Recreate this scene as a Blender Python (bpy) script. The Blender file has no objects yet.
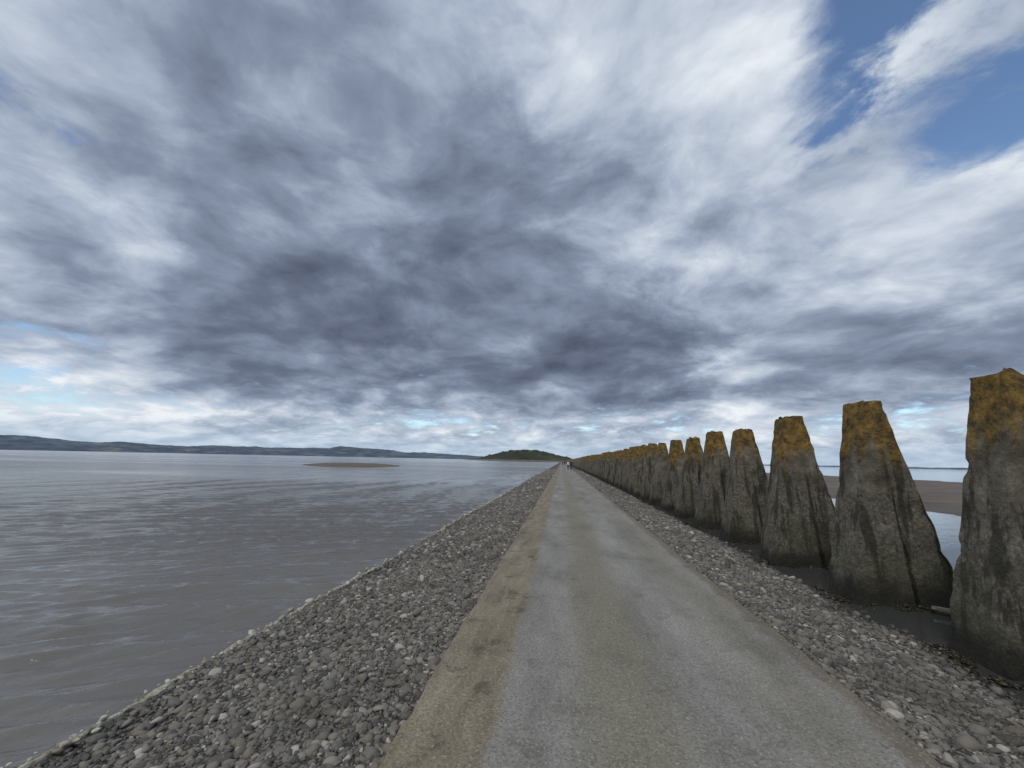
import bpy, math, random
import numpy as np
from mathutils import Vector, Matrix, noise as mn

random.seed(7); rng = np.random.default_rng(7)
S = bpy.context.scene
S.view_settings.view_transform = 'Standard'
S.view_settings.look = 'None'
S.view_settings.exposure = 0
WATER_Z = -0.45

# ------------------------------------------------------------------ helpers
class NT:
    def __init__(s, tree):
        s.t = tree; s.n = tree.nodes; s.l = tree.links
    def node(s, typ, **kw):
        nd = s.n.new(typ)
        for k, v in kw.items(): setattr(nd, k, v)
        return nd
    def put(s, sock, v):
        if isinstance(v, bpy.types.NodeSocket): s.l.new(v, sock)
        elif v is not None: sock.default_value = v
    def m(s, op, a, b=None, c=None, clamp=False):
        nd = s.node('ShaderNodeMath', operation=op); nd.use_clamp = clamp
        for i, v in enumerate((a, b, c)):
            if v is not None: s.put(nd.inputs[i], v)
        return nd.outputs[0]
    def v(s, op, a, b=None, scale=None):
        nd = s.node('ShaderNodeVectorMath', operation=op)
        s.put(nd.inputs[0], a)
        if b is not None: s.put(nd.inputs[1], b)
        if scale is not None: s.put(nd.inputs['Scale'], scale)
        return nd.outputs['Value'] if op in ('DOT_PRODUCT', 'LENGTH') else nd.outputs[0]
    def sep(s, a):
        nd = s.node('ShaderNodeSeparateXYZ'); s.put(nd.inputs[0], a); return nd.outputs
    def comb(s, x, y, z):
        nd = s.node('ShaderNodeCombineXYZ')
        for i, v in enumerate((x, y, z)): s.put(nd.inputs[i], v)
        return nd.outputs[0]
    def noise(s, vec, scale=1, detail=4, rough=.5, dist=0, color=False):
        nd = s.node('ShaderNodeTexNoise')
        s.put(nd.inputs['Vector'], vec); s.put(nd.inputs['Scale'], scale)
        nd.inputs['Detail'].default_value = detail; nd.inputs['Roughness'].default_value = rough
        nd.inputs['Distortion'].default_value = dist
        if color == 'both': return nd.outputs['Fac'], nd.outputs['Color']
        return nd.outputs['Color'] if color else nd.outputs['Fac']
    def voro(s, vec, scale, feature='F1', out='Distance'):
        nd = s.node('ShaderNodeTexVoronoi', feature=feature)
        s.put(nd.inputs['Vector'], vec); nd.inputs['Scale'].default_value = scale
        return nd.outputs[out]
    def ss(s, x, a, b, lo=0, hi=1):
        nd = s.node('ShaderNodeMapRange', interpolation_type='SMOOTHSTEP')
        s.put(nd.inputs[0], x); 
        for i, v in enumerate((a, b, lo, hi)): s.put(nd.inputs[i+1], v)
        return nd.outputs[0]
    def ramp(s, fac, stops, interp='LINEAR'):
        nd = s.node('ShaderNodeValToRGB'); cr = nd.color_ramp; cr.interpolation = interp
        while len(cr.elements) < len(stops): cr.elements.new(.5)
        for e, (p, c) in zip(cr.elements, stops):
            e.position = p; e.color = (*c, 1)
        s.put(nd.inputs[0], fac); return nd.outputs[0]
    def mix(s, f, a, b, blend='MIX'):
        nd = s.node('ShaderNodeMix', data_type='RGBA', blend_type=blend)
        s.put(nd.inputs[0], f)
        for sock, v in ((nd.inputs[6], a), (nd.inputs[7], b)):
            if isinstance(v, tuple): v = (*v, 1) if len(v) == 3 else v
            s.put(sock, v)
        return nd.outputs[2]

def material(name):
    m = bpy.data.materials.new(name); m.use_nodes = True
    m.node_tree.nodes.clear()
    T = NT(m.node_tree)
    out = T.node('ShaderNodeOutputMaterial')
    b = T.node('ShaderNodeBsdfPrincipled')
    T.l.new(b.outputs[0], out.inputs[0])
    return m, T, b
def bump(T, b, h, dist=.01, strength=1):
    nd = T.node('ShaderNodeBump'); nd.inputs['Distance'].default_value = dist
    T.put(nd.inputs['Strength'], strength)
    T.put(nd.inputs['Height'], h); T.l.new(nd.outputs[0], b.inputs['Normal'])

def mesh_np(name, V, F, mat=None, smooth=True, matidx=None):
    me = bpy.data.meshes.new(name)
    V = np.asarray(V, dtype=np.float32); F = np.asarray(F, dtype=np.int32)
    k = F.shape[1]
    me.vertices.add(len(V)); me.vertices.foreach_set('co', V.ravel())
    me.loops.add(F.size); me.loops.foreach_set('vertex_index', F.ravel())
    me.polygons.add(len(F))
    me.polygons.foreach_set('loop_start', np.arange(0, F.size, k, dtype=np.int32))
    me.polygons.foreach_set('loop_total', np.full(len(F), k, dtype=np.int32))
    me.update(calc_edges=True)
    if smooth: me.polygons.foreach_set('use_smooth', np.ones(len(me.polygons), dtype=bool))
    if mat: 
        for m in (mat if isinstance(mat, (list, tuple)) else [mat]): me.materials.append(m)
    return me
def obj(name, me, parent=None):
    o = bpy.data.objects.new(name, me); S.collection.objects.link(o)
    if parent: o.parent = parent
    return o
def grid_faces(nx, ny):
    i = np.arange(nx-1)[:, None]*ny + np.arange(ny-1)[None, :]
    i = i.ravel()
    return np.stack([i, i+ny, i+ny+1, i+1], 1)
def lines(lo_far, lo, hi, hi_far, step, growth):
    a = list(np.arange(lo, hi, step))
    s, x = step, hi
    while x < hi_far: a.append(x); s *= 1+growth; x += s
    a.append(hi_far)
    s, x = step, lo
    b = []
    x -= s
    while x > lo_far: b.append(x); s *= 1+growth; x -= s
    b.append(lo_far)
    return np.array(b[::-1]+a)
def sn(x, y, f, seed):
    """cheap smooth pseudo noise, about -1..1"""
    r = np.random.default_rng(seed); o = 0
    for k in range(5):
        an = r.uniform(0, 6.283); ff = f*r.uniform(.6, 1.6)
        o = o + np.sin((x*math.cos(an)+y*math.sin(an))*ff + r.uniform(0, 6.283) + .8*np.sin((x*math.sin(an)-y*math.cos(an))*ff*.7+k))
    return o/3.2

# ------------------------------------------------------------------ terrain
RX0, RX1 = -0.976, 2.09
def ground_h(x, y):
    near = np.interp(x, [-9000, -400, -60, -10, -5.5, -3.65, -3.35, -1.0, RX0+.03, RX1-.03, 2.2, 3.6, 4.15, 4.7, 6.0, 6.6, 7.3, 9, 15, 18.5, 24, 55, 80, 9000],
                        [-3, -2, -1.3, -.95, -.72, -.52, -.41, -.11, -.10, -.10, -.09, -.34, -.44, -.53, -.54, -.47, -.54, -.66, -.60, -.455, -.35, -.33, -.8, -3])
    w = np.clip((np.abs(x-.5)-1.4)/1.5, 0, 1)
    n = sn(x, y, 1.4, 1)*.026 + sn(x, y, 4.5, 2)*.012
    n2 = sn(x, y, 1.7, 5)*.06*np.exp(-((x-5.3)/1.2)**2)
    sand = (sn(x, y, .12, 3)*.06+sn(x*.5, y, .5, 8)*.03)*np.clip((x-12)/8, 0, 1)*np.clip((120-x)/40, 0, 1)
    far = np.clip((np.hypot(x, y)-150)/150, 0, 1)
    h = near + n*w + n2 + sand*(1-far)
    h = np.where(np.abs(x-.5) > 10, h - far*.8, h)
    # low sand bar out in the water on the seaward side
    u = ((x+52)*.90+(y-96)*.44)/14; v = (-(x+52)*.44+(y-96)*.90)/27
    bar = np.exp(-(u*u+v*v)**2*1.1)
    h = h + bar*(1.22 + sn(x, y, .2, 9)*.06)
    return h

xs = np.unique(np.concatenate([lines(-9000, -6.5, 10, 9000, .09, .06), np.arange(-90, -20, 1.5)])); ys = lines(-9000, -2, 26, 9000, .12, .05)
ys = np.unique(np.concatenate([ys, np.arange(60, 150, 2.0)]))
X, Y = np.meshgrid(xs, ys, indexing='ij')
Z = ground_h(X, Y)
m_ground, T, b = material('shingle_and_sand')
P = T.node('ShaderNodeNewGeometry').outputs['Position']
px, py, pz = T.sep(P)
v1 = T.voro(P, 26); vc = T.voro(P, 26, out='Color')
gcol = T.ramp(T.sep(vc)[0], [(0, (.055, .052, .046)), (.5, (.14, .13, .112)), (.85, (.21, .195, .17)), (1, (.33, .31, .27))])
gap = T.ss(v1, .3, .75)
gcol = T.mix(T.m('MULTIPLY', gap, .7), gcol, (.035, .033, .03))
big = T.noise(P, .8, 4, .6)
gcol = T.mix(T.ss(big, .45, .68, 0, .5), gcol, (.05, .043, .03))
sandn = T.noise(T.v('MULTIPLY', P, (.25, .6, 1)), 1, 5, .6)
scol = T.ramp(sandn, [(.3, (.085, .066, .05)), (.5, (.14, .11, .082)), (.7, (.20, .16, .122))])
smask = T.m('MAXIMUM', T.ss(px, 11, 16), T.ss(px, -8, -14))
col = T.mix(smask, gcol, scol)
wet = T.ss(pz, WATER_Z+.10, WATER_Z-.0)
wet = T.m('MULTIPLY', wet, T.m('SUBTRACT', 1, T.m('MULTIPLY', smask, .5)))
col = T.mix(T.m('MULTIPLY', wet, .75), col, (.022, .019, .014))
T.put(b.inputs['Base Color'], col)
T.put(b.inputs['Roughness'], T.m('SUBTRACT', .9, T.m('MULTIPLY', wet, .5)))
bump(T, b, T.m('MULTIPLY', T.m('MULTIPLY', v1, -1), T.m('SUBTRACT', 1, smask)), .04)
g = obj('ground', mesh_np('ground', np.stack([X, Y, Z], -1).reshape(-1, 3), grid_faces(len(xs), len(ys)), m_ground))

# ------------------------------------------------------------------ water
wx = lines(-9000, -9, -3.1, -3.09, .04, .014)
wx = wx[wx < -3.1]
right = lines(-2, 4.0, 9, 9000, .12, .05)
wx = np.concatenate([wx, np.array([-3.1]), right])
wy = lines(-9000, 0.0, 7, 9000, .045, .012)
wy = np.concatenate([lines(-9000, -1, 0, 1, .3, .3)[:-6], wy[wy >= 0]]); wy = np.unique(wy)
X, Y = np.meshgrid(wx, wy, indexing='ij')
Zw = np.zeros_like(X)
r = np.random.default_rng(11)
D = np.hypot(X, Y)
N = 28
for i in range(N):
    lam = .19*(1.040**i)*r.uniform(.93, 1.07)
    if i >= N-2: lam *= 2.0
    an = math.radians(-60 + r.normal()*13)
    A = .0125*lam
    k = 2*math.pi/lam
    fade = np.clip(1.0-(D*.012*3.2/lam-1)*.6, 0, 1)
    ph = k*(X*math.cos(an)+Y*math.sin(an))+r.uniform(0, 6.28) + 1.7*sn(X, Y, 1.0/lam*.33, 100+i)
    s_ = np.sin(ph)
    Zw += A*fade*(np.exp(s_*.8)-1.17)*(1.0+.4*sn(X, Y, .9, 300+i))
edge = np.clip((-X-3.25)/.8, 0.14, 1)
amp = np.where(X < 0, edge, .05)
amp = amp*(.9+.25*sn(X, Y, .35, 77))
Zw = Zw*amp*1.22 + WATER_Z
m_water, T, b = material('sea_water')
P = T.node('ShaderNodeNewGeometry').outputs['Position']
px, py, pz = T.sep(P)
left = T.ss(px, -2, -4)
sheen = T.noise(T.v('MULTIPLY', P, (.012, .05, 1)), 1, 4, .55, .4)
tone_noise = T.noise(T.v('MULTIPLY', P, (.15, .3, 1)), 1, 3, .5, .6)  # random tone variation for the left water's base colour
rot = T.node('ShaderNodeVectorRotate', rotation_type='Z_AXIS'); T.put(rot.inputs['Vector'], P); rot.inputs['Angle'].default_value = math.radians(-32)
n1 = T.noise(T.v('MULTIPLY', rot.outputs[0], (4.5, 15.0, 1)), 1, 4, .62, .6)
n2 = T.noise(T.v('MULTIPLY', rot.outputs[0], (1.7, 6.0, 1)), 1, 3, .55, .6)
hh = T.m('ADD', T.m('MULTIPLY', n1, .55), n2)
T.put(b.inputs['Base Color'], T.mix(left, (.05, .05, .048), T.mix(tone_noise, (.142, .134, .122), (.185, .175, .158))))
T.put(b.inputs['Roughness'], T.m('MULTIPLY_ADD', left, .06, .04))
b.inputs['IOR'].default_value = 1.40
st = T.m('MULTIPLY', T.m('MULTIPLY_ADD', left, .90, .06), T.ss(sheen, .42, .60, 1.0, .25))
bump(T, b, hh, .11, st)
obj('sea_water', mesh_np('sea_water', np.stack([X, Y, Zw], -1).reshape(-1, 3), grid_faces(len(wx), len(wy)), m_water))

# ------------------------------------------------------------------ causeway road
m_road, T, b = material('causeway_concrete')
P = T.node('ShaderNodeNewGeometry').outputs['Position']
px, py, pz = T.sep(P)
Pl = T.v('MULTIPLY', P, (1, .22, 1))
wob = T.m('MULTIPLY', T.m('SUBTRACT', T.noise(P, 1.6, 5, .65), .5), .26)
xw = T.m('ADD', px, wob)
patch = T.noise(Pl, 1.6, 6, .66)
base = T.ramp(patch, [(.32, (.185, .175, .148)), (.5, (.30, .284, .25)), (.68, (.41, .392, .35))])
mid = T.m('MULTIPLY', T.ss(xw, -.05, .28), T.ss(xw, .90, .55))
base = T.mix(T.m('MULTIPLY', mid, .65), base, (.24, .215, .13))
tr = T.m('MULTIPLY', T.ss(xw, 1.15, 1.5), T.ss(xw, 1.95, 1.75))
base = T.mix(T.m('MULTIPLY', tr, .35), base, (.25, .225, .155))
strip = T.ss(xw, -.36, -.46)
edgec = T.ramp(T.noise(Pl, 5, 6, .68), [(.3, (.12, .09, .042)), (.5, (.275, .22, .13)), (.7, (.40, .34, .225))])
base = T.mix(T.m('MULTIPLY', strip, .88), base, edgec)
rs = T.ss(xw, 1.90, 1.99)
base = T.mix(T.m('MULTIPLY', rs, .75), base, T.mix(T.noise(P, 9, 4), (.10, .075, .04), (.25, .195, .115)))
dk = T.noise(P, 2.6, 6, .7)
base = T.mix(T.m('MULTIPLY', T.ss(dk, .54, .66), T.m('MULTIPLY_ADD', strip, .42, .32)), base, (.062, .050, .028))
# faint damp blotches in the old slab
dp = T.noise(P, .75, 5, .6)
base = T.mix(T.ss(dp, .52, .66, 0, .28), base, (.10, .092, .072))
sp = T.sep(T.voro(P, 95, out='Color'))
base = T.mix(T.ss(sp[0], .78, .98, 0, .6), base, (.09, .085, .075))
base = T.mix(T.ss(sp[1], .86, 1, 0, .55), base, (.50, .47, .42))
fine = T.noise(P, 42, 4, .72)
base = T.mix(T.ss(fine, .35, .62, .45, 0), base, (.095, .087, .07))
vert = T.ss(pz, -.012, -.03)
base = T.mix(T.m('MULTIPLY', vert, .6), base, (.07, .06, .04))
T.put(b.inputs['Base Color'], base); b.inputs['Roughness'].default_value = .82
bump(T, b, T.m('ADD', fine, T.m('MULTIPLY', dk, 1.6)), .009)
cx = np.concatenate([[-.976, -.976, -.972], np.linspace(-.95, 2.065, 34), [2.087, 2.09, 2.09]])
cz = np.concatenate([[-.30, -.02, -.006], np.zeros(34), [-.006, -.02, -.30]])
ry = lines(-60, 1.0, 14, 930, .03, .012)
Xr = np.repeat(cx[:, None], len(ry), 1); Yr = np.repeat(ry[None, :], len(cx), 0)
e = (sn(0*ry, ry, 1.5, 21)*.016+sn(0*ry, ry, 9, 22)*.010+sn(0*ry, ry, 31, 23)*.007)
e2 = (sn(0*ry, ry, 1.3, 25)*.024+sn(0*ry, ry, 8, 26)*.015+sn(0*ry, ry, 29, 27)*.009)
Xr[:4] += e; Xr[-4:] += e2
Zr = np.repeat(cz[:, None], len(ry), 1) + sn(Xr, Yr, 2.0, 24)*.003 + sn(Xr, Yr, .4, 29)*.004
obj('causeway_road', mesh_np('causeway_road', np.stack([Xr, Yr, Zr], -1).reshape(-1, 3), grid_faces(len(cx), len(ry)), m_road))

# ------------------------------------------------------------------ stones
import bmesh
def ico(sub):
    bm = bmesh.new(); bmesh.ops.create_icosphere(bm, subdivisions=sub, radius=1)
    V = np.array([v.co[:] for v in bm.verts]); F = np.array([[v.index for v in f.verts] for f in bm.faces]); bm.free()
    return V, F
I2, F2 = ico(2); I1, F1 = ico(1)
def stone_base(V, k, r):
    out = []
    for _ in range(k):
        W = V.copy()
        for _ in range(6):
            d = r.normal(size=3); d /= np.linalg.norm(d); c = r.uniform(.42, .8)
            t = W@d; W = W-np.where(t > c, (t-c)*.92, 0)[:, None]*d
        W *= 1+r.normal(size=(len(V), 1))*.04
        out.append(W)
    return np.array(out)
def scatter(name, pts, rad, base, faces, mat, flat=(.45, .78), sink=.25, tilt=.35, smooth=True):
    n = len(pts); B = base[rng.integers(0, len(base), n)]
    sc = np.stack([rng.uniform(.8, 1.4, n), rng.uniform(.6, 1.0, n), rng.uniform(*flat, n)], 1)*rad[:, None]
    B = B*sc[:, None, :]
    tx = rng.normal(size=n)*tilt; a = rng.uniform(0, 6.283, n)
    c, s = np.cos(tx)[:, None], np.sin(tx)[:, None]
    y = B[..., 1]*c-B[..., 2]*s; z = B[..., 1]*s+B[..., 2]*c
    c, s = np.cos(a)[:, None], np.sin(a)[:, None]
    x = B[..., 0]*c-y*s; y2 = B[..., 0]*s+y*c
    V = np.stack([x+pts[:, 0:1], y2+pts[:, 1:2], z+(pts[:, 2]+sc[:, 2]*(.5-sink))[:, None]], -1).reshape(-1, 3)
    F = (faces[None]+(np.arange(n)*base.shape[1])[:, None, None]).reshape(-1, 3)
    return mesh_np(name, V, F, mat, smooth=smooth)

m_st, T, b = material('pebble_stone')
geo = T.node('ShaderNodeNewGeometry'); P = geo.outputs['Position']; rnd = geo.outputs['Random Per Island']
pz = T.sep(P)[2]
c = T.ramp(rnd, [(0, (.055, .052, .047)), (.3, (.122, .115, .102)), (.55, (.18, .168, .147)), (.78, (.175, .148, .108)), (.92, (.27, .252, .22)), (1, (.48, .45, .39))])
c = T.mix(T.ss(T.noise(P, 1.1, 4, .6), .52, .66, 0, .58), c, (.055, .045, .03))
c = T.mix(T.ss(T.noise(P, 90, 3, .6), .4, .7, 0, .35), c, (.25, .232, .20))
wet = T.ss(pz, WATER_Z+.09, WATER_Z+.02)
c = T.mix(T.m('MULTIPLY', wet, .78), c, (.026, .022, .016))
T.put(b.inputs['Base Color'], c); T.put(b.inputs['Roughness'], T.m('SUBTRACT', .8, T.m('MULTIPLY', wet, .45)))

SB2 = stone_base(I2, 18, rng); SB1 = stone_base(I1, 14, rng)
def pts_in(n, x0, x1, y0, y1, keep=None):
    x = rng.uniform(x0, x1, n); y = rng.uniform(y0, y1, n)
    return np.stack([x, y, ground_h(x, y)], 1)
def rads(n, med, sg=.50, mx=3.8): return np.clip(med*np.exp(rng.normal(size=n)*sg), med*.4, med*mx)
L = (-3.42, -1.0); R = (2.1, 4.2)
A = np.concatenate([pts_in(23000, *L, .8, 7.5), pts_in(17000, *R, 1.2, 8), pts_in(900, 4.1, 7.0, 2, 9)])
b1 = scatter('pebbles_close', A, rads(len(A), .0158), SB2, F2, m_st)
Bp = np.concatenate([pts_in(18000, *L, 7.5, 24), pts_in(16000, *R, 8, 24), pts_in(2500, 4.2, 7.0, 9, 30)])
b2 = scatter('pebbles_mid', Bp, rads(len(Bp), .028), SB1, F1, m_st)
C = np.concatenate([pts_in(13000, *L, 24, 90), pts_in(12000, *R, 24, 90)])
b3 = scatter('pebbles_far', C, rads(len(C), .055), SB1, F1, m_st)
Dd = np.concatenate([pts_in(260, *L, 1, 16), pts_in(220, *R, 1.5, 16), pts_in(230, 3.8, 6.8, 2, 16)])
b4 = scatter('cobbles', Dd, rads(len(Dd), .044, .36, 2.4), SB2, F2, m_st)
sh = bpy.data.objects.new('shingle', None); S.collection.objects.link(sh)
for n_, me in (('pebbles_fine', b1), ('pebbles_medium', b2), ('pebbles_coarse', b3), ('cobbles', b4)): obj(n_, me, sh)

# pale limpet-crusted edging along the toe of the shingle: a broken lip with loose stones
m_ed, T, b = material('pale_edging_stone')
geo = T.node('ShaderNodeNewGeometry'); P = geo.outputs['Position']
c = T.ramp(geo.outputs['Random Per Island'], [(0, (.22, .195, .14)), (.5, (.40, .365, .285)), (1, (.60, .57, .49))])
c = T.mix(T.ss(T.noise(P, 30, 5, .7), .52, .66, 0, .5), c, (.12, .10, .065))
T.put(b.inputs['Base Color'], c); b.inputs['Roughness'].default_value = .8
m_lip, T, b = material('pale_edging_lip')
P = T.node('ShaderNodeNewGeometry').outputs['Position']
nn = T.noise(P, 14, 6, .75)
T.put(b.inputs['Base Color'], T.ramp(nn, [(.36, (.09, .074, .045)), (.45, (.28, .25, .18)), (.56, (.46, .43, .345)), (.68, (.60, .57, .48))]))
b.inputs['Roughness'].default_value = .85; bump(T, b, nn, .02)
yy = []; y = .5
while y < 150:
    yy.append(y); y += rng.uniform(.006, .05)*(1+y*.04)
yy = np.array(yy)
lipx = lambda y: -3.47+sn(0*y, y, .5, 41)*.05+sn(0*y, y, 2.3, 43)*.02
ex = lipx(yy)+rng.normal(size=len(yy))*.045
ep = np.stack([ex, yy, np.full(len(yy), WATER_Z+.034)+rng.normal(size=len(yy))*.006], 1)
er = rads(len(yy), .018, .50, 3.0)*(1+yy*.016)
se = bpy.data.objects.new('stone_edging', None); S.collection.objects.link(se)
obj('edging_stones', scatter('edging_stones', ep, er, SB2, F2, m_ed, flat=(.5, .9), tilt=.3), se)
ly = lines(.4, .5, 12, 320, .025, .012); pr = np.array([(-1.3, -.08), (-1, .008), (-.6, .028), (0, .038), (.6, .034), (1, .015), (1.3, -.06)])
Xl = np.zeros((len(pr), len(ly))); Zl = Xl.copy()
for j, (a, zz) in enumerate(pr):
    wd = .038*(1+.45*sn(0*ly+a, ly, 7, 50+j)+.35*sn(0*ly, ly, 23, 60+j))*(1+ly*.006)
    Xl[j] = lipx(ly)+a*wd; Zl[j] = WATER_Z+zz+.018*sn(0*ly+a, ly, 11, 70)+.012*sn(0*ly+a*2, ly, 33, 71)
obj('edging_lip', mesh_np('edging_lip', np.stack([Xl, np.repeat(ly[None], len(pr), 0), Zl], -1).reshape(-1, 3), grid_faces(len(pr), len(ly)), m_lip), se)

# ------------------------------------------------------------------ pylons
m_py, T, b = material('weathered_pylon_concrete')
oi = T.node('ShaderNodeObjectInfo').outputs['Random']
P = T.node('ShaderNodeNewGeometry').outputs['Position']
wz = T.sep(P)[2]
n = T.noise(P, 3.0, 7, .70); nf = T.noise(P, 17, 5, .72); nb = T.noise(P, 1.3, 4, .6)
c = T.ramp(n, [(.30, (.045, .038, .025)), (.45, (.105, .09, .062)), (.58, (.18, .16, .118)), (.75, (.31, .29, .23))])
hz = T.m('ADD', wz, T.m('MULTIPLY', T.m('SUBTRACT', n, .5), .7))
low = T.ss(hz, 1.30, 1.12)
cl = T.ramp(nf, [(.30, (.025, .022, .015)), (.46, (.105, .094, .068)), (.6, (.205, .19, .147)), (.75, (.40, .38, .32))])
c = T.mix(T.m('MULTIPLY', low, .72), c, cl)
strk = T.noise(T.v('MULTIPLY', P, (5.5, 5.5, .6)), 1, 5, .68)
c = T.mix(T.m('MULTIPLY', T.ss(strk, .50, .60), .80), c, (.026, .023, .013))
# ochre lichen on the caps, running down the sides
hz2 = T.m('ADD', T.m('ADD', wz, T.m('MULTIPLY', T.m('SUBTRACT', nb, .5), 1.0)), T.m('ADD', T.m('MULTIPLY', T.m('SUBTRACT', strk, .5), 2.0), T.m('MULTIPLY', oi, -.35)))
lm = T.ss(hz2, 1.52, 2.05)
lic = T.ramp(T.noise(P, 6, 6, .76), [(.36, (.035, .028, .013)), (.47, (.15, .092, .018)), (.58, (.29, .168, .026)), (.72, (.36, .26, .085))])
c = T.mix(T.m('MULTIPLY', lm, .88), c, lic)
green = T.m('MULTIPLY', T.ss(hz, 0.75, -.1), T.ss(nb, .4, .6))
c = T.mix(T.m('MULTIPLY', green, .5), c, (.05, .052, .02))
c = T.mix(T.ss(T.m('ADD', wz, T.m('MULTIPLY', T.m('SUBTRACT', n, .5), .45)), WATER_Z+.48, WATER_Z+.12, 0, .9), c, (.014, .013, .008))
T.put(b.inputs['Base Color'], c); b.inputs['Roughness'].default_value = .93
bump(T, b, T.m('ADD', n, T.m('MULTIPLY', nf, .9)), .04)
m_tuft, T, b = material('dark_weed')
b.inputs['Base Color'].default_value = (.03, .028, .016, 1); b.inputs['Roughness'].default_value = .9

def pylon_mesh(name, seed, levels=60):
    r = random.Random(seed); H = 3.42
    ox = seed*13.7
    V = []; F = []
    slotx = r.uniform(.02, .12)*1.0; sw = .15
    s0, s1 = (slotx+1)/2, (slotx+sw+1)/2
    us = set([0, .012, .05, .95, .988])
    for i in range(2, 23):
        u = i/24
        if min(abs(u-s0), abs(u-s1)) > .02: us.add(u)
    ua = sorted(us | {s0-.004, s0+.004, s1-.004, s1+.004})
    ub = sorted({1-u for u in ua})
    uy = [0, .03, .1, .25, .4, .55, .7, .85, .93, .98]
    topw, topd = .19*r.uniform(.82, 1.12), .19
    n = 2*(len(ua)+len(uy)); sp_ = r.uniform(.8, 1); lean = r.uniform(-.03, .03); st_ = r.uniform(.54, .66); tc_ = r.uniform(-.12, .12)
    for i in range(levels+1):
        t = i/levels; z = t*H - .25
        hw = .85*(1-t)+topw*t - .02*math.sin(t*math.pi)
        hd = .36*(1-t)+topd*t
        ring = []
        for u in ua: ring.append((-1+2*u, -1))
        for u in uy: ring.append((1, -1+2*u))
        for u in ub: ring.append((1-2*u, 1))
        for u in uy: ring.append((-1, 1-2*u))
        for (a, c_) in ring:
            x, y = a*hw, c_*hd
            if abs(c_) > .999 and t < st_:
                q_ = (a-slotx)
                dep = min(1, (st_-t)/.10)*sp_
                if 0 < q_ < sw: y *= 1-.72*dep
                elif q_ >= sw: y *= 1-.26*dep
            p = Vector((x*1.7+ox, y*1.7, z*1.7))
            lowf = 1-min(1, max(0, (t-.40)/.08))
            d = mn.fractal(p*2.6, 1.0, 2.0, 4)*(.010+.014*lowf)
            d2 = mn.noise(p*.9)*.014 + (.010*lowf)
            # spalled corners
            if abs(a) > .9 and abs(c_) > .85: d -= max(0, mn.noise(Vector((ox, z*3.1, a*5+c_*2)))-.2)*.09
            sx = min(1, max(-1, a*1.3)); 
            x2 = x+sx*(d+d2)+lean*t; y2 = y+(1 if y > 0 else -1)*(d+d2)*.8
            zz = z
            if t > .93: zz += mn.noise(Vector((x*7+ox, y*7, 3)))*.08 + tc_*x*(t-.93)/.07*1.2
            V.append((x2, y2, zz))
    for i in range(levels):
        for k in range(n):
            a = i*n+k; b_ = i*n+(k+1) % n
            F.append((a, b_, b_+n, a+n))
    me = bpy.data.meshes.new(name)
    base = levels*n; inner = []
    V2 = V[base:base+n]
    for f in (.66, .33):
        st = len(V)
        for (x, y, z) in V2:
            V.append((x*f, y*f, z+mn.noise(Vector((x*9*f+ox, y*9*f, 7)))*.05+.01))
        prev = base if f == .66 else inner[-1]
        for k in range(n): F.append((prev+k, prev+(k+1) % n, st+(k+1) % n, st+k))
        inner.append(st)
    V.append((0, 0, V2[0][2]+.02)); ci = len(V)-1
    for k in range(n): F.append((inner[-1]+k, inner[-1]+(k+1) % n, ci))
    nf = len(F)
    for _ in range(r.choice([4, 8, 14, 20])):
        bx, by = r.uniform(-.17, .17), r.uniform(-.15, .15); bz = H-.25-.02
        s = r.uniform(.02, .05); st = len(V)
        for w in I1: V.append((bx+lean+w[0]*s*r.uniform(.6, 1.5), by+w[1]*s, bz+.02+w[2]*s*r.uniform(.7, 1.7)))
        for f in F1: F.append(tuple(int(q)+st for q in f))
    me.from_pydata(V, [], F); me.update()
    me.materials.append(m_py); me.materials.append(m_tuft)
    for i, p in enumerate(me.polygons):
        p.use_smooth = i < n*levels or i >= nf
        if i >= nf: p.material_index = 1
    me.set_sharp_from_angle(angle=math.radians(38))
    return me
variants = [pylon_mesh('pylon_mesh', s) for s in range(9)]
PITCH = 2.38
def pyl_xf(k):
    y = 5.12+PITCH*k + random.uniform(-.06, .06)
    return (5.22+random.uniform(-.05, .05), y, WATER_Z-.02, random.uniform(-.05, .05), random.uniform(-.015, .015), random.uniform(.97, 1.03))
for k in range(-3, 46):
    x, y, z, rz, rx, s = pyl_xf(k)
    if k == 0: x, y, rz, s = 5.24, 5.38, -.02, 1.0
    if k == 1: x, y, s = 5.22, 7.56, .99
    if k > 1: s *= .985
    o = obj('concrete_pylon', variants[(k*4+3) % 9]); o.location = (x, y, z)
    o.rotation_euler = (rx, rx*.7, rz); o.scale = (s, s, s)
Vs, Fs = [], []
simp = np.array([(-.84, -.34, -.25), (.84, -.34, -.25), (.84, .34, -.25), (-.84, .34, -.25), (-.2, -.2, 3.17), (.2, -.2, 3.17), (.2, .2, 3.17), (-.2, .2, 3.17)])
sf = np.array([(0, 1, 5, 4), (1, 2, 6, 5), (2, 3, 7, 6), (3, 0, 4, 7), (4, 5, 6, 7)])
for j, k in enumerate(range(46, 370)):
    x, y, z, rz, rx, s = pyl_xf(k)
    Vs.append(simp*s*.985+np.array([x, y, z])); Fs.append(sf+8*j)
obj('concrete_pylon_row', mesh_np('concrete_pylon_row', np.concatenate(Vs), np.concatenate(Fs), m_py, smooth=False))

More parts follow.
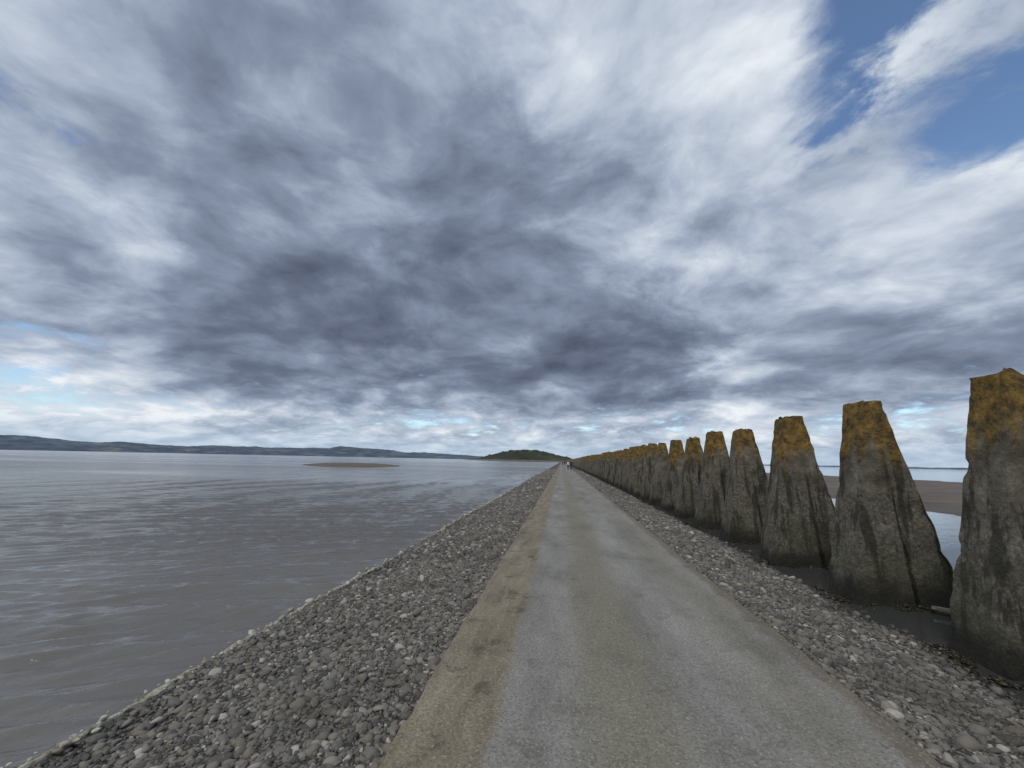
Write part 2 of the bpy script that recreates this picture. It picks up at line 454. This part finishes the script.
# driftwood by the second pylon
m_wood, T, b = material('driftwood')
P = T.node('ShaderNodeNewGeometry').outputs['Position']
T.put(b.inputs['Base Color'], T.ramp(T.noise(P, 20, 5, .7), [(.3, (.10, .085, .07)), (.7, (.26, .24, .19))]))
bm = bmesh.new()
rings = []
for i in range(9):
    t = i/8; rr = .035*(1-.35*t); cx_ = -.34+.68*t; off = .03*math.sin(t*5)
    rings.append([bm.verts.new((cx_, off+rr*1.3*math.cos(a)*(1+.2*math.sin(3*a+i)), rr*math.sin(a)+.02*math.sin(t*3))) for a in np.linspace(0, 2*math.pi, 9)[:-1]])
for a_, b_ in zip(rings, rings[1:]):
    for k in range(8): bm.faces.new((a_[k], a_[(k+1) % 8], b_[(k+1) % 8], b_[k]))
bm.faces.new(rings[0][::-1]); bm.faces.new(rings[-1])
me = bpy.data.meshes.new('driftwood_log'); bm.to_mesh(me); bm.free(); me.materials.append(m_wood)
o = obj('driftwood_log', me); o.location = (5.55, 6.75, WATER_Z+.05); o.rotation_euler = (0, .06, -.8)

# bladder wrack draped around the pylon feet: many small flat fronds
m_wr, T, b = material('wet_seaweed')
geo = T.node('ShaderNodeNewGeometry')
T.put(b.inputs['Base Color'], T.ramp(geo.outputs['Random Per Island'], [(0, (.012, .011, .006)), (.7, (.035, .030, .012)), (1, (.07, .058, .02))]))
b.inputs['Roughness'].default_value = .45
wp = []
for k in range(-1, 22):
    yk = 5.3+PITCH*k
    m_ = 520 if k < 6 else 170
    side = rng.uniform(0, 1, m_)
    xx = np.where(side < .5, 5.24-.84-np.abs(rng.normal(size=m_))*.16, rng.uniform(4.4, 6.1, m_))
    yy_ = np.where(side < .5, yk+rng.uniform(-.45, .45, m_), yk-.36-np.abs(rng.normal(size=m_))*.16)
    wp.append(np.stack([xx, yy_, np.maximum(ground_h(xx, yy_), WATER_Z)+rng.uniform(-.005, .03, m_)], 1))
wp = np.concatenate(wp)
clump = sn(wp[:, 0], wp[:, 1], 5, 60) > -.15
wp = wp[clump]
obj('seaweed', scatter('seaweed', wp, rads(len(wp), .026, .4), SB1, F1, m_wr, flat=(.12, .35), tilt=.6))

# ------------------------------------------------------------------ island and distant land
def fb(x, y, f, s, o=5):
    return np.array([mn.fractal(Vector((a*f+s, b_*f, s)), 1.0, 2.0, o) for a, b_ in zip(x.ravel(), y.ravel())]).reshape(x.shape)
ix = np.linspace(-330, 130, 300); iy = np.linspace(930, 1230, 70)
X, Y = np.meshgrid(ix, iy, indexing='ij')
prof = np.interp(X, [-330, -255, -225, -190, -160, -120, -80, -45, -15, 20, 55, 100, 130], [0, 0, 3, 10, 19, 25, 26, 22, 15, 9, 4.5, 1.5, 0])
dep = np.sin(np.clip((Y-930)/300, 0, 1)*math.pi)**.55
Zi = prof*dep*(1+.22*fb(X, Y, .012, 3))
tree = np.clip(fb(X, Y, .045, 9)+.25, 0, 1)
Zi = Zi + tree*5.5*np.clip((Zi-5)/6, 0, 1)*(1+.5*fb(X, Y, .16, 4)) - 1.2
m_isl, T, b = material('island_heath')
P = T.node('ShaderNodeNewGeometry').outputs['Position']; pz = T.sep(P)[2]
c = T.ramp(T.noise(P, .03, 6, .65), [(.35, (.018, .026, .015)), (.52, (.034, .042, .022)), (.68, (.09, .088, .05))])
c = T.mix(T.ss(pz, 3.4, 1.6), c, T.mix(T.noise(P, .1, 4), (.08, .072, .055), (.20, .175, .135)))
T.put(b.inputs['Base Color'], c); b.inputs['Roughness'].default_value = .95
obj('island', mesh_np('island', np.stack([X, Y, Zi], -1).reshape(-1, 3), grid_faces(len(ix), len(iy)), m_isl))

def land(name, az0, az1, R0, heights, seed, haze_cols, jag=.18, n=420):
    az = np.radians(np.linspace(az0, az1, n)); rr = np.linspace(0, 1, 14)
    A_, Rr = np.meshgrid(az, rr, indexing='ij')
    h = np.interp(np.degrees(A_), heights[0], heights[1])
    rad = R0+Rr*1600
    X = np.sin(A_)*rad; Y = np.cos(A_)*rad
    Z = h*np.sin(np.clip(Rr*1.0, 0, 1)*math.pi)**.7*(1+jag*fb(X, Y, .0011, seed, 6)) + (fb(X, Y, .012, seed+3, 3)*5) - 2
    m, T, b = material(name+'_mat')
    P = T.node('ShaderNodeNewGeometry').outputs['Position']
    T.put(b.inputs['Base Color'], T.ramp(T.noise(T.v('MULTIPLY', P, (1, 1, 6)), .006, 7, .7), haze_cols)); b.inputs['Roughness'].default_value = 1
    obj(name, mesh_np(name, np.stack([X, Y, Z], -1).reshape(-1, 3), grid_faces(n, 14), m))
haze_cols = [(.38, (.055, .082, .12)), (.5, (.085, .118, .16)), (.58, (.13, .16, .17)), (.66, (.22, .225, .195))]  # land tones with bluish distance haze painted into the base colour
land('distant_hills', -82, -9, 5200, ([-82, -60, -50, -40, -32, -27, -22, -15, -9], [130, 118, 92, 90, 124, 98, 70, 60, 36]), 5, haze_cols, .5)
land('distant_coast', 22, 80, 6800, ([22, 40, 52, 80], [12, 22, 30, 30]), 15, haze_cols, .3, 260)

# ------------------------------------------------------------------ walkers on the causeway
def simple_mat(n, c):
    m, T, b = material(n); P = T.node('ShaderNodeTexCoord').outputs['Object']
    T.put(b.inputs['Base Color'], T.mix(T.noise(P, 12, 3), tuple(q*.8 for q in c), c)); b.inputs['Roughness'].default_value = .85
    return m
skin = simple_mat('skin', (.45, .28, .2)); hair = simple_mat('hair', (.05, .03, .02))
def person(x, y, top, legs, yaw=0, stride=.24, h=1.72):
    e = bpy.data.objects.new('walking_person', None); S.collection.objects.link(e)
    J = {'pelvis': (0, 0, .95, .13), 'spine': (0, 0, 1.15, .125), 'chest': (0, .01, 1.36, .14), 'neck': (0, .01, 1.50, .055), 'head0': (0, .02, 1.57, .07), 'head': (0, .025, 1.64, .095), 'head2': (0, .02, 1.70, .07),
         'ls': (-.18, 0, 1.42, .065), 'le': (-.23, -.08, 1.15, .045), 'lw': (-.22, .06, .92, .032), 'lh': (-.21, .10, .84, .035),
         'rs': (.18, 0, 1.42, .065), 're': (.23, .04, 1.15, .045), 'rw': (.22, -.02, .90, .032), 'rh': (.21, -.02, .82, .035),
         'lk': (-.09, stride*.55, .52, .072), 'la': (-.09, stride, .08, .045), 'lt': (-.09, stride+.16, .04, .035), 'lhip': (-.09, 0, .88, .10),
         'rk': (.09, -stride*.25, .50, .072), 'ra': (.09, -stride, .12, .045), 'rt': (.09, -stride+.15, .05, .035), 'rhip': (.09, 0, .88, .10)}
    E = [('pelvis', 'spine'), ('spine', 'chest'), ('chest', 'neck'), ('neck', 'head0'), ('head0', 'head'), ('head', 'head2'), ('chest', 'ls'), ('ls', 'le'), ('le', 'lw'), ('lw', 'lh'), ('chest', 'rs'), ('rs', 're'), ('re', 'rw'), ('rw', 'rh'),
         ('pelvis', 'lhip'), ('lhip', 'lk'), ('lk', 'la'), ('la', 'lt'), ('pelvis', 'rhip'), ('rhip', 'rk'), ('rk', 'ra'), ('ra', 'rt')]
    ks = list(J); me = bpy.data.meshes.new('body')
    me.from_pydata([J[k][:3] for k in ks], [(ks.index(a), ks.index(b_)) for a, b_ in E], [])
    o = bpy.data.objects.new('body', me); S.collection.objects.link(o)
    md = o.modifiers.new('s', 'SKIN'); 
    for i, k in enumerate(ks):
        sv = me.skin_vertices[0].data[i]; sv.radius = (J[k][3], J[k][3]); sv.use_root = (k == 'pelvis')
    o.modifiers.new('ss', 'SUBSURF').levels = 2
    dg = bpy.context.evaluated_depsgraph_get(); bake = bpy.data.meshes.new_from_object(o.evaluated_get(dg))
    bpy.data.objects.remove(o)
    bake.materials.clear()
    for m in (top, legs, skin, hair): bake.materials.append(m)
    for p in bake.polygons:
        c_ = p.center; z = c_.z; p.use_smooth = True
        if z > 1.50: p.material_index = 3 if (z > 1.66 or c_.y < .02) and z > 1.55 else 2
        elif abs(c_.x) > .17 and z < .93: p.material_index = 2
        elif z < .95: p.material_index = 1
        else: p.material_index = 0
    obj('body', bake, e); e.location = (x, y, .0); e.rotation_euler = (0, 0, yaw); s = h/1.78; e.scale = (s, s, s)
white = simple_mat('white_shirt', (.75, .74, .72)); navy = simple_mat('navy_jacket', (.03, .04, .07)); denim = simple_mat('denim', (.06, .08, .13)); red = simple_mat('red_jacket', (.35, .05, .04)); black = simple_mat('dark_trousers', (.025, .025, .03))
person(1.15, 78, white, denim, math.pi); person(1.75, 79, navy, black, math.pi, .18, 1.8)
person(.2, 150, red, black, 0); person(.9, 151, navy, denim, 0, .2)

# ------------------------------------------------------------------ sky
SUN_EL, SUN_AZ = 50, 203
world = bpy.data.worlds.new("World"); S.world = world; world.use_nodes = True
world.node_tree.nodes.clear(); T = NT(world.node_tree)
out = T.node('ShaderNodeOutputWorld')
sky = T.node('ShaderNodeTexSky', sky_type='NISHITA'); sky.sun_disc = False
sky.sun_elevation = math.radians(SUN_EL); sky.sun_rotation = math.radians(SUN_AZ)
sky.air_density = 1.0; sky.dust_density = .2; sky.ozone_density = 3.5
bg1 = T.node('ShaderNodeBackground'); T.l.new(sky.outputs[0], bg1.inputs[0]); bg1.inputs[1].default_value = .15
d = T.v('NORMALIZE', T.node('ShaderNodeTexCoord').outputs['Generated'])
dx, dy, dz = T.sep(d)
zc = T.m('MAXIMUM', dz, 0.0)
k = T.m('DIVIDE', 1.0, T.m('ADD', zc, .26))
Pp = T.comb(T.m('MULTIPLY', dx, k), T.m('MULTIPLY', dy, k), T.m('MULTIPLY', zc, 1.1))
warpn = T.v('SUBTRACT', T.noise(Pp, 1.5, 3, .5, color=True), (.5, .5, .5))
Pw = T.v('ADD', Pp, T.v('SCALE', warpn, scale=.36))
nL = T.noise(Pw, 1.1, 2, .5)
nM = T.noise(T.v('ADD', Pw, (5.2, 1.3, 0)), 2.3, 6, .56)
nM2 = T.noise(T.v('ADD', Pw, (5.2-.05, 1.3-.10, .09)), 2.3, 3, .5)
nF, nFc = T.noise(T.v('ADD', Pw, (1.7, 9.3, 0)), 6.5, 7, .64, color='both')
relief = T.m('SUBTRACT', nM, nM2)
dw = T.v('NORMALIZE', T.v('ADD', d, T.v('ADD', T.v('SCALE', warpn, scale=.28), T.v('SCALE', T.v('SUBTRACT', nFc, (.5, .5, .5)), scale=.16))))
def blobs(lst, start):
    acc = start
    for (vec, sig, w) in lst:
        c = Vector(vec).normalized(); kk = 1/sig**2
        dt = T.v('DOT_PRODUCT', dw, tuple(c))
        g_ = T.m('EXPONENT', T.m('MULTIPLY_ADD', dt, kk, -kk))
        acc = T.m('MULTIPLY_ADD', g_, w, acc)
    return acc
br = [((-.024, .826, 1.031), .10, .26), ((.60, .994, .565), .22, .12), ((.358, .912, .835), .18, .12), ((.995, 1.058, .491), .22, .12),
      ((-1.23, .738, .687), .22, .16), ((-1.125, .686, 1.03), .24, .15), ((-1.146, .854, .13), .14, .20), ((.442, 1.046, .187), .06, .20), ((-.556, .768, .982), .2, .10),
      ((-.19, .861, .737), .17, -.16), ((.001, .946, .417), .20, -.14), ((.145, 1.002, .24), .15, -.16), ((-1.14, .80, .38), .22, -.16),
      ((-.641, .846, .516), .26, -.14), ((.765, 1.08, .235), .15, -.19), ((-.547, .9, .295), .18, -.15), ((-.93, .743, .864), .12, -.06), ((1.1, .9, .27), .12, -.10)]
B = blobs(br, .515)
lowb = T.ss(dz, .17, .07)
B = T.m('ADD', B, T.m('MULTIPLY', T.m('SUBTRACT', nL, .5), .42))
B = T.m('ADD', B, T.m('MULTIPLY', T.m('SUBTRACT', nM, .5), .62))
B = T.m('ADD', B, T.m('MULTIPLY', relief, .80))
B = T.m('ADD', B, T.m('MULTIPLY', T.m('SUBTRACT', nF, .5), T.m('MULTIPLY_ADD', lowb, .45, .34)))
B = T.m('ADD', B, T.m('MULTIPLY', lowb, .24))
ccol = T.ramp(B, [(.0, (.085, .105, .155)), (.25, (.145, .175, .25)), (.45, (.235, .285, .385)), (.62, (.39, .455, .57)), (.80, (.60, .665, .755)), (1, (.86, .895, .94))])
ccol = T.mix(T.ss(dz, .08, .0, 0, .75), ccol, (.46, .59, .73))
H = blobs([((.749, .928, 1.007), .085, .92), ((.86, .86, 1.25), .10, .62), ((1.026, 1.008, .776), .055, .66), ((.70, .96, .82), .055, .60), ((1.25, 1.0, .86), .065, .62), ((-1.339, .70, .81), .05, .5), ((-1.3, .80, .20), .07, .4)], 0.0)
H = T.m('ADD', H, T.m('MULTIPLY', T.m('MULTIPLY', T.ss(dz, .16, .09), T.ss(dz, .02, .075)), .42))
cov = T.m('SUBTRACT', T.m('ADD', T.m('MULTIPLY', nM, 1.2), T.m('MULTIPLY', nF, 1.3)), T.m('MULTIPLY', H, .75))
mask = T.ss(cov, .50, .98)
bg2 = T.node('ShaderNodeBackground'); T.l.new(ccol, bg2.inputs[0]); bg2.inputs[1].default_value = 1.0
mx = T.node('ShaderNodeMixShader'); T.l.new(mask, mx.inputs[0]); T.l.new(bg1.outputs[0], mx.inputs[1]); T.l.new(bg2.outputs[0], mx.inputs[2])
T.l.new(mx.outputs[0], out.inputs[0])

sun = bpy.data.lights.new('sun', 'SUN'); sun.energy = 1.5; sun.angle = math.radians(16); sun.color = (1, .95, .88)
so = bpy.data.objects.new('sun', sun); S.collection.objects.link(so)
el, az = math.radians(SUN_EL), math.radians(SUN_AZ)
so.rotation_euler = Vector((math.sin(az)*math.cos(el), math.cos(az)*math.cos(el), math.sin(el))).to_track_quat('Z', 'Y').to_euler()

# ------------------------------------------------------------------ camera
yaw, pitch, roll = math.radians(7.22), math.radians(10.76), math.radians(1.2)
Fw = Vector((-math.sin(yaw)*math.cos(pitch), math.cos(yaw)*math.cos(pitch), math.sin(pitch)))
Rt = Vector((math.cos(yaw), math.sin(yaw), 0)); Up = Rt.cross(Fw)
R2 = Rt*math.cos(roll)+Up*math.sin(roll); U2 = Up*math.cos(roll)-Rt*math.sin(roll)
cam = bpy.data.cameras.new('camera'); cam.lens = 400/1024*36; cam.sensor_width = 36; cam.clip_end = 40000; cam.clip_start = .05
co = bpy.data.objects.new('camera', cam); S.collection.objects.link(co)
M = Matrix((R2, U2, -Fw)).transposed().to_4x4(); M.translation = (0, 0, 1.6); co.matrix_world = M
S.camera = co
